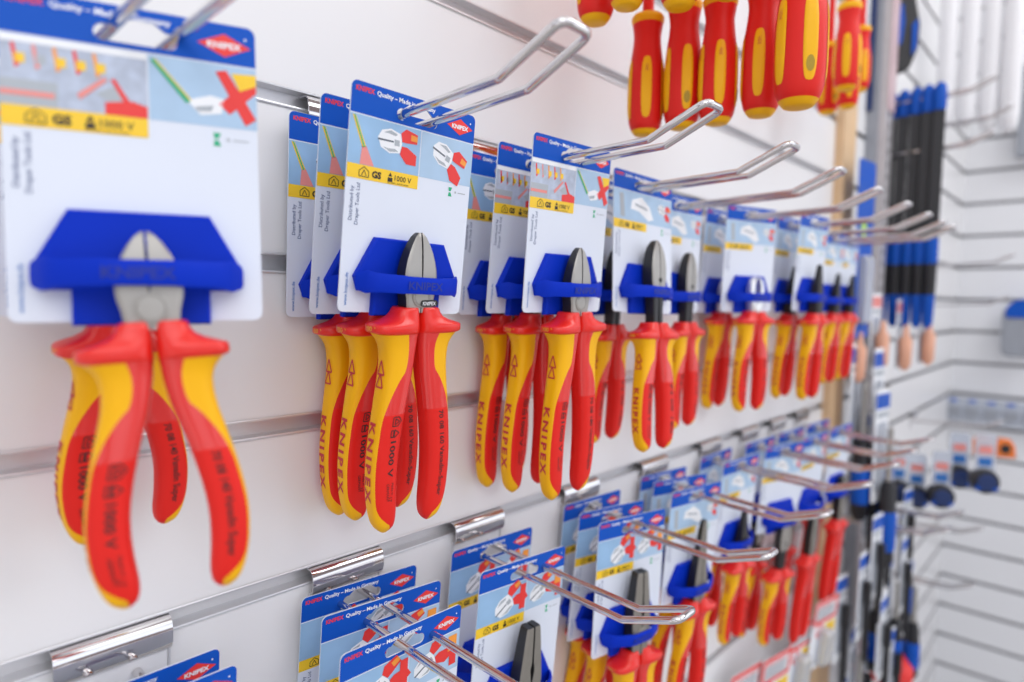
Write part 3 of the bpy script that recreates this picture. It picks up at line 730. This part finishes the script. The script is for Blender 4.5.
# long black files with blue ends
def make_file():
    root = empty('hand_file')
    mb = MB(); mb.box(-.0098, .0098, -.004, .004, -.36, -.05, M['black'], .002)
    for k in range(30): mb.box(-.0100, .0100, -.0044, .0044, -.35+k*.010, -.346+k*.010, M['black'])
    mb.build('blade', root)
    mb = MB(); mb.rings([[(r*math.cos(2*PI*q/16), r*.7*math.sin(2*PI*q/16), z) for q in range(16)] for z, r in ((-.052, .0102), (-.048, .0112), (-.030, .0114), (-.008, .0100), (0, .005))], M['mblue']); mb.build('cap', root, smooth=50)
    mb = MB(); mb.rings([[(r*math.cos(2*PI*q/16), r*.7*math.sin(2*PI*q/16), z) for q in range(16)] for z, r in ((-.470, .004), (-.46, .009), (-.40, .0105))], M['mblue']); mb.rings([[(r*math.cos(2*PI*q/16), r*.75*math.sin(2*PI*q/16), z) for q in range(16)] for z, r in ((-.405, .0105), (-.39, .0110), (-.30, .0112), (-.29, .0100))], M['black']); mb.rings([[(r*math.cos(2*PI*q/16), r*.78*math.sin(2*PI*q/16), z) for q in range(16)] for z, r in ((-.345, .0108), (-.34, .0117), (-.300, .0116), (-.292, .0095))], M['mblue']); mb.build('handle', root, smooth=50)
    return root
FILE = make_file()
FN = ['leftmost', 'second', 'third', 'fourth', 'rightmost']
for k, off in enumerate((.020, .042, .064, .085, .105)):
    inst(FILE, T(1.50-.004*k, -off, EYE+.425, -74), '%s of the black files with blue ends beyond the wooden post' % FN[k] if k in (0, 4) else '%s black file from the left, blue capped, in the blurred row' % FN[k], 'file', 'black and blue files in the far bay')
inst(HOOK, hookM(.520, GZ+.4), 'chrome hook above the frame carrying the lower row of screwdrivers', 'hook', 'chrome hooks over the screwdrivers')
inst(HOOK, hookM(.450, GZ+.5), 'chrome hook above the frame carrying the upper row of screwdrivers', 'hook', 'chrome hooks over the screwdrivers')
# hooks of the far bay
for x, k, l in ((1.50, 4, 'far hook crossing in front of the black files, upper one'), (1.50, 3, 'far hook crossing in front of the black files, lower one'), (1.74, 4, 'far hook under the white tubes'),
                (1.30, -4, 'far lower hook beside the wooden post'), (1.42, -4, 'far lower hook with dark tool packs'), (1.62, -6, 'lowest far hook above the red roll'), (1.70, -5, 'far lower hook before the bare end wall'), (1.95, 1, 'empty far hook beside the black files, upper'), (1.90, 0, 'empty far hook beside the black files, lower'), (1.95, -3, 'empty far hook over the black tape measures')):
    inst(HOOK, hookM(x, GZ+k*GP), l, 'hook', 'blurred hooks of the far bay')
# white tubes
def make_tube():
    root = empty('white_tube')
    mb = MB(); mb.lathe([(-.30, .012), (-.29, .022), (-.27, .026), (-.10, .025), (-.03, .023), (-.01, .017), (0, .010)], M['wplast'], 20); mb.build('body', root, smooth=50)
    mb = MB(); mb.lathe([(-.002, .009), (.03, .008), (.034, .005)], M['cred'], 14); mb.build('cap', root, smooth=50)
    return root
TUBE = make_tube()
for k, (x, off, z, l) in enumerate(((1.78, .060, .78, 'tall white tube leftmost of four at top right'), (1.79, .10, .775, 'second tall white tube from the left at top right'), (1.80, .139, .765, 'third tall white tube from the left at top right'), (1.80, .178, .755, 'rightmost tall white tube at top right'))):
    o = inst(TUBE, T(x, -off, EYE+z) @ Matrix.Diagonal((.74, .74, 1.25, 1)), l, 'tube', 'white tubes in the far bay')
# utility knife
root = empty('utility_knife', T(1.47, -.038, EYE+.450, -62))
mb = MB(); mb.slab([(-.006, 0), (.014, .010), (.026, .045), (.028, .09), (.018, .14), (-.002, .168), (-.018, .15), (-.026, .09), (-.024, .03)], .008, -.010, M['black'], .003); mb.build('body', root)
mb = MB(); mb.slab([(-.014, .05), (-.004, .055), (.000, .095), (-.004, .130), (-.016, .125)], -.009, -.014, M['mblue'], .001); mb.slab([(.014, .03), (.022, .045), (.023, .10), (.013, .09)], -.009, -.014, M['mblue'], .001); mb.build('grip_panel', root)
mb = MB(); mb.slab([(-.024, .03), (-.006, 0), (-.012, -.020), (-.022, -.016)], .004, -.006, M['black'], .001); mb.build('nose', root)
tag(root, 'black folding knife with blue grip panels hanging above the files', 'knife')
# blue pack beside the post
root = empty('blue_tool_pack', T(1.268, -.042, EYE+.25, -6))
mb = MB(); mb.slab(mmp(outline(36, 310, 5)), .0006, -.0006, M['mblue'], .0002); mb.poly(mmp(arc(-6, -120, 13, 0, 345, 18)), -.0009, M['lime']); mb.poly(rect(-30, 30, -12, -40), -.0009, M['hdr']); mb.build('backing_card', root, smooth=0)
mb = MB(); mb.slab(mmp(outline(18, 120, 6, -165)), -.0006, -.013, M['clear'], .003); mb.build('blister', root)
tag(root, 'long blue card with a lime green dot beside the wooden post', 'package')
# small packs: clear or white card with a tool in it
def make_pack(kind):
    root = empty(dict(bit='drill_bit_pack', grip='small_tool_pack', pale='clear_tool_pack')[kind])
    mb = MB(); mb.slab(mmp(outline(22, 150, 4)), .0005, -.0005, M['cwhite'], .0002)
    mb.poly(rect(-22, 22, -6, -26), -.0008, M['mblue' if kind != 'pale' else 'cpink']); mb.poly(rect(-18, 18, -30, -38), -.0008, M['cgrey']); mb.build('backing_card', root, smooth=0)
    mb = MB()
    if kind == 'bit': mb.lathe([(-.190, .002), (-.18, .005), (-.09, .005), (-.085, .0065), (-.05, .0065)], M['dsteel'], 12, (0, -.008))
    elif kind == 'grip': mb.lathe([(-.235, .007), (-.225, .012), (-.17, .013), (-.13, .010), (-.12, .007)], M['black'], 14, (0, -.013)); mb.lathe([(-.212, .0128), (-.205, .0137), (-.165, .0137), (-.160, .0125)], M['mblue'], 14, (0, -.013)); mb.lathe([(-.12, .005), (-.05, .004)], M['steel'], 10, (0, -.013))
    else: mb.lathe([(-.140, .004), (-.13, .011), (-.08, .012), (-.07, .006), (-.05, .004)], M['porange'], 14, (0, -.013))
    mb.build('tool', root, smooth=50)
    mb = MB(); mb.slab(mmp(outline(17, 92, 6, -44)), -.0006, -.0008, M['clear'], 0); mb.build('window', root)
    return root
PK = {k: make_pack(k) for k in ('bit', 'grip', 'pale')}
NB = [
 ('pale', 1.27, .030, -.00, 'white pack with orange tool right of the wooden post, upper'), ('pale', 1.36, .045, .02, 'white pack with orange tool, second right of the wooden post'), ('pale', 1.47, .060, .01, 'pale pack below the black files, left'), ('pale', 1.52, .090, .02, 'pale pack below the black files, right'),
 ('grip', 1.27, .040, -.14, 'black and blue handled tool pack beside the wooden post foot'), ('grip', 1.33, .062, -.15, 'black and blue handled tool pack, second from the wooden post'), ('grip', 1.29, .080, -.22, 'blue handled tool pack in front of the lower bay'),
 ('bit', 1.29, .062, -.28, 'drill bit pack nearest the lower hook ends'), ('bit', 1.33, .085, -.33, 'second drill bit pack down beside the lower hook ends'), ('bit', 1.42, .070, -.30, 'drill bit pack behind the row of black rollers, left'), ('bit', 1.46, .095, -.36, 'drill bit pack under the black rollers'),
 ('bit', 1.175, .060, -.46, 'drill bit pack in front of the wooden post, below the last pliers'), ('bit', 1.20, .085, -.42, 'second drill bit pack in front of the wooden post'), ('grip', 1.22, .070, -.56, 'black and blue tool pack at the foot of the visible wooden post'), ('bit', 1.235, .095, -.36, 'drill bit pack beside the last red pliers'), ('bit', 1.25, .060, -.66, 'drill bit pack cut by the bottom edge, by the wooden post'),
 ('bit', 1.24, .110, -.50, 'grey bit pack, low and forward in the dark cluster'), ('bit', 1.33, .050, -.20, 'drill bit pack high beside the blue handled tools'), ('bit', 1.40, .105, -.44, 'drill bit pack in the middle of the dark cluster'), ('grip', 1.47, .085, -.40, 'black and blue tool pack right of the dark cluster, upper'), ('bit', 1.50, .085, -.52, 'drill bit pack right of the dark cluster, lower'),
 ('grip', 1.31, .070, -.44, 'lower black and blue tool pack, first in the dark cluster'), ('grip', 1.37, .090, -.47, 'lower black and blue tool pack, second in the dark cluster'), ('bit', 1.30, .095, -.52, 'low drill bit pack in the dark cluster near the bottom'), ('grip', 1.45, .105, -.50, 'lower black and blue tool pack at right of the dark cluster'), ('bit', 1.36, .105, -.60, 'lowest drill bit pack at the bottom of the dark cluster'), ('bit', 1.28, .075, -.62, 'bottom left drill bit pack of the dark cluster'),
]
for k, x, off, z, l in NB: inst(PK[k], T(x, -off, EYE+z+(.07 if k == 'grip' and z > -.3 else 0), random.uniform(-8, 4)) @ Matrix.Diagonal((1, 1, 1, 1) if k != 'grip' or z < -.3 else (1.35, 1.2, 1.35, 1)), l, 'package', 'small tool packs of the far bay')
# black tape measures with a blue band, on clear hang cards
def make_roller():
    root = empty('black_tape_measure')
    mb = MB(); mb.rings([[(r*math.cos(2*PI*q/24)*1.0, y, r*math.sin(2*PI*q/24)) for q in range(24)] for y, r in ((-.016, .018), (-.014, .022), (-.006, .0235), (.006, .0235), (.014, .022), (.016, .018))], M['black']); mb.build('case', root, smooth=40)
    mb = MB(); mb.rings([[(r*math.cos(2*PI*q/24), y, r*math.sin(2*PI*q/24)) for q in range(24)] for y, r in ((-.0165, .016), (-.0185, .015), (-.0188, .008))], M['navy']); mb.box(-.019, .019, -.0175, .0175, -.016, -.004, M['mblue'], .003); mb.build('band', root, smooth=40)
    mb = MB(); mb.slab([(-.017, .018), (.017, .018), (.017, .082), (.012, .088), (-.012, .088), (-.017, .082)], .001, -.001, M['clear'], 0); mb.box(-.011, .011, -.0016, -.001, .028, .044, M['cweb']); mb.box(-.011, .011, -.0016, -.001, .052, .066, M['cpink']); mb.build('hang_card', root, smooth=40)
    return root
ROL = make_roller()
RN = [(1.47, .030, -.390, 'black tape measure leftmost behind the lower hook ends'), (1.50, .067, -.380, 'second black tape measure from the left'), (1.53, .094, -.392, 'third black tape measure with blue band'), (1.50, .141, -.374, 'fourth black tape measure, in front of the bare wall'), (1.56, .160, -.343, 'black tape measure set back above the fourth'), (1.50, .209, -.330, 'rightmost black tape measure under the orange ones')]
for x, off, z, l in RN: inst(ROL, T(x, -off, EYE+z, -65), l, 'tape measure', 'black tape measures in the far bay')
def make_otape():
    root = empty('tape_measure')
    mb = MB(); mb.slab([(-.024, -.028), (.030, -.028), (.034, -.020), (.030, .010), (.016, .028), (-.012, .030), (-.026, .016)], .016, -.016, M['oplast'], .004); mb.build('case', root)
    mb = MB(); mb.rings([[(.002+r*math.cos(2*PI*q/20), y, r*math.sin(2*PI*q/20)) for q in range(20)] for y, r in ((-.015, .016), (-.018, .015), (-.0185, .008))], M['black']); mb.build('dial', root, smooth=40)
    mb = MB(); mb.box(.030, .041, -.008, .008, -.028, -.024, M['steel']); mb.build('tape_tip', root)
    return root
OT = make_otape()
for x, y, z, l in ((1.80, -.168, -.318, 'orange tape measure left of the pair near the right edge'), (1.80, -.208, -.316, 'orange tape measure right of the pair near the right edge')): inst(OT, T(x, y, EYE+z, -70) @ Matrix.Diagonal((.62, .62, .72, 1)), l, 'tape measure', 'orange tape measures')
# clear grey-blue packs along the end wall
def make_epack():
    root = empty('grey_tool_case')
    mb = MB(); mb.slab(mmp(outline(38, 74, 6)), .008, -.012, M['clear'], .003); mb.build('shell', root)
    mb = MB(); mb.slab(mmp(outline(26, 34, 4, -26)), -.0122, -.017, M['gplast'], .001); mb.build('lid', root)
    mb = MB(); mb.slab(mmp(outline(16, 8, 2, -3)), -.0122, -.018, M['mblue'], .001); mb.build('latch', root)
    return root
EP = make_epack()
EN = ['first', 'second', 'third', 'fourth', 'fifth']
for k in range(5):
    inst(EP, Matrix.Translation((2.46, -.015-.048*k, EYE-.29)) @ Matrix.Rotation(R(-90), 4, 'Z') @ Matrix.Diagonal((.6, 1, 1, 1)), '%s translucent grey case from the corner on the end wall' % EN[k], 'case', 'translucent cases on the end wall')
# bag at the right edge
root = empty('tool_pouch', Matrix.Translation((2.44, -.172, EYE+.0)) @ Matrix.Rotation(R(-90), 4, 'Z'))
mb = MB(); mb.slab(mmp(outline(46, 150, 22)), .016, -.016, M['gplast'], .004); mb.build('body', root)
mb = MB(); mb.slab(mmp(arc(0, -20, 40, 10, 170, 10)+[(-38, -34), (38, -34)]), .018, -.022, M['mblue'], .003); mb.build('flap', root)
tag(root, 'grey pouch with blue flap hanging at the right edge', 'pouch')
root = empty('grey_tool_box_pack', Matrix.Translation((2.45, -.19, EYE+.70)) @ Matrix.Rotation(R(-90), 4, 'Z'))
mb = MB(); mb.slab(mmp(outline(60, 260, 8)), .014, -.014, M['gplast'], .004); mb.build('body', root)
mb = MB(); mb.slab(mmp(outline(44, 60, 4, -20)), -.0142, -.0165, M['cwhite'], .0006); mb.build('paper_label', root)
tag(root, 'tall grey package on the end wall at the upper right edge', 'package')
# red roll near the bottom
root = empty('red_reel', Matrix.Translation((1.44, -.085, EYE-.725)) @ Matrix.Rotation(R(-35), 4, 'Z') @ Matrix.Rotation(R(20), 4, 'Y'))
mb = MB(); mb.rings([[(x, r*math.cos(2*PI*q/28), r*math.sin(2*PI*q/28)) for q in range(28)] for x, r in ((-.016, .012), (-.016, .038), (-.012, .042), (.012, .042), (.016, .038), (.016, .012))], M['cred']); mb.build('rim', root, smooth=40)
mb = MB(); mb.rings([[(x, r*math.cos(2*PI*q/20), r*math.sin(2*PI*q/20)) for q in range(20)] for x, r in ((-.019, .012), (-.018, .018), (.018, .018), (.019, .012))], M['navy']); mb.build('hub', root, smooth=40)
mb = MB(); mb.box(-.006, .006, -.010, .010, .036, .060, M['black'], .002); mb.build('hanger', root)
tag(root, 'red reel with dark hub at the bottom right', 'reel')
# red bordered cards of the row below
def make_lowcard():
    root = empty('red_bordered_card')
    mb = MB(); mb.slab(mmp(outline(40, 118, 4)), .0005, -.0005, M['cwhite'], .0002)
    o = mmp(outline(40, 40, 4)); i_ = mmp(outline(33.5, 27, 2, -6.5))
    mb.poly(o, -.0008, M['cred'], [i_])
    mb.poly(mmp(arc(-14, -52, 12, 0, 348, 24)), -.0008, M['cred'], [mmp(arc(-14, -52, 9, 0, 348, 24))]); mb.poly(mmp([(-22, -59), (-20.5, -60.5), (-6, -45), (-7.5, -43.5)]), -.0009, M['cred'])
    for k in range(5): mb.poly(rect(-32, 30-6*(k % 2), -9-k*5, -11-k*5), -.0009, M['cdgrey'] if k else M['cred'])
    mb.poly(rect(4, 40, -44, -118), -.0008, M['cyel'])
    mb.build('backing_card', root, smooth=0)
    mb = MB(); mb.slab(mmp(outline(15, 60, 7, -50)), -.0006, -.016, M['clear'], .004); mb.build('blister', root)
    return root
LC = make_lowcard()
for x, off, z, l in ((.860, .030, -.505, 'red bordered card at the bottom edge, leftmost of its row'), (.930, .046, -.505, 'red bordered card at the bottom, second from the left'), (1.040, .045, -.500, 'red bordered card at the bottom, third from the left'), (1.100, .060, -.475, 'red bordered card at the bottom, right end under the long handles')):
    inst(LC, packM(x, off, EYE+z, -8, 5, -2), l, 'product card', 'red bordered cards below the pliers')

# drop the unused master copies
for pr in list(CARD.values())+list(P.values())+[HOOK, DRV, FILE, TUBE, ROL, OT, EP, LC]+list(PK.values()):
    if pr.name not in USED:
        for c in list(pr.children_recursive)+[pr]: bpy.data.objects.remove(c)

# ------------------------------------------------------------------ light
w = bpy.data.worlds.new('shop_light'); S.world = w; w.use_nodes = True
nt = w.node_tree; bg = nt.nodes['Background']
tc = nt.nodes.new('ShaderNodeTexCoord'); sx = nt.nodes.new('ShaderNodeSeparateXYZ'); cr = nt.nodes.new('ShaderNodeValToRGB')
mr = nt.nodes.new('ShaderNodeMapRange'); mr.inputs['From Min'].default_value = -1; mr.inputs['From Max'].default_value = 1
nt.links.new(tc.outputs['Generated'], sx.inputs[0]); nt.links.new(sx.outputs['Z'], mr.inputs['Value']); nt.links.new(mr.outputs[0], cr.inputs['Fac']); 
# dark patches added to the surroundings for chrome reflections, standing for unseen goods
nz = nt.nodes.new('ShaderNodeTexNoise'); nz.inputs['Scale'].default_value = 3.2; nz.inputs['Detail'].default_value = 1.5
nt.links.new(tc.outputs['Generated'], nz.inputs['Vector'])
nr = nt.nodes.new('ShaderNodeValToRGB'); nr.color_ramp.elements[0].position = .45; nr.color_ramp.elements[0].color = (.20, .15, .14, 1); nr.color_ramp.elements[1].position = .52; nr.color_ramp.elements[1].color = (1, 1, 1, 1)
nt.links.new(nz.outputs['Fac'], nr.inputs['Fac'])
mm = nt.nodes.new('ShaderNodeMix'); mm.data_type = 'RGBA'; mm.blend_type = 'MULTIPLY'; mm.inputs['Factor'].default_value = 1.0
nt.links.new(cr.outputs['Color'], mm.inputs['A']); nt.links.new(nr.outputs['Color'], mm.inputs['B']); nt.links.new(mm.outputs['Result'], bg.inputs['Color'])
e = cr.color_ramp.elements
e[0].position = 0.0; e[0].color = (.66, .62, .61, 1); e[1].position = 1.0; e[1].color = (1.0, 1.0, 1.02, 1)
for p, c in ((.36, (.70, .67, .67, 1)), (.47, (.92, .96, 1.04, 1)), (.56, (1.0, 1.07, 1.20, 1)), (.72, (.92, .97, 1.06, 1))):
    q = e.new(p); q.color = c
bg.inputs['Strength'].default_value = 1.25
def area(name, loc, target, sx_, sy_, power, col=(1, 1, 1)):
    l = bpy.data.lights.new(name, 'AREA'); l.shape = 'RECTANGLE'; l.size = sx_; l.size_y = sy_; l.energy = power; l.color = col
    o = bpy.data.objects.new(name, l); COL.objects.link(o); o.location = loc
    o.rotation_euler = (Vector(target)-Vector(loc)).to_track_quat('-Z', 'Y').to_euler(); return o
area('ceiling_and_fill_light', (0.1, -1.5, 2.75), (0.3, 0, 1.35), 1.4, .7, 3.2, (1, .985, .97))
area('ceiling_and_fill_light', (1.5, -1.2, 2.75), (1.3, 0, 1.3), 1.2, .6, 8, (1, .99, .98))
area('ceiling_and_fill_light', (-.55, -1.15, 2.1), (0.35, 0, 1.25), 1.1, 1.1, 3.2, (.97, .98, 1))  # added fill light behind the camera to lift the rear cards

# ------------------------------------------------------------------ camera
yaw, pit, rol = R(42.828), R(-3.782), R(0.9614)
f = Vector((math.cos(yaw)*math.cos(pit), math.sin(yaw)*math.cos(pit), math.sin(pit)))
r = Vector((math.sin(yaw), -math.cos(yaw), 0)); u = r.cross(f)
r2 = r*math.cos(rol)+u*math.sin(rol); u2 = -r*math.sin(rol)+u*math.cos(rol)
cam = bpy.data.cameras.new('camera'); co = bpy.data.objects.new('camera', cam); COL.objects.link(co)
m3 = Matrix((r2, u2, -f)).transposed()
co.matrix_world = Matrix.Translation((0, -.3746, EYE)) @ m3.to_4x4()
cam.sensor_width = 36; cam.lens = 36*650/1024; cam.clip_start = .01; cam.clip_end = 50
cam.dof.use_dof = True; cam.dof.focus_distance = .40; cam.dof.aperture_fstop = 3.6; cam.dof.aperture_blades = 9
S.camera = co
S.view_settings.view_transform = 'Standard'; S.view_settings.look = 'None'; S.view_settings.exposure = 0.28
S.cycles.use_denoising = True
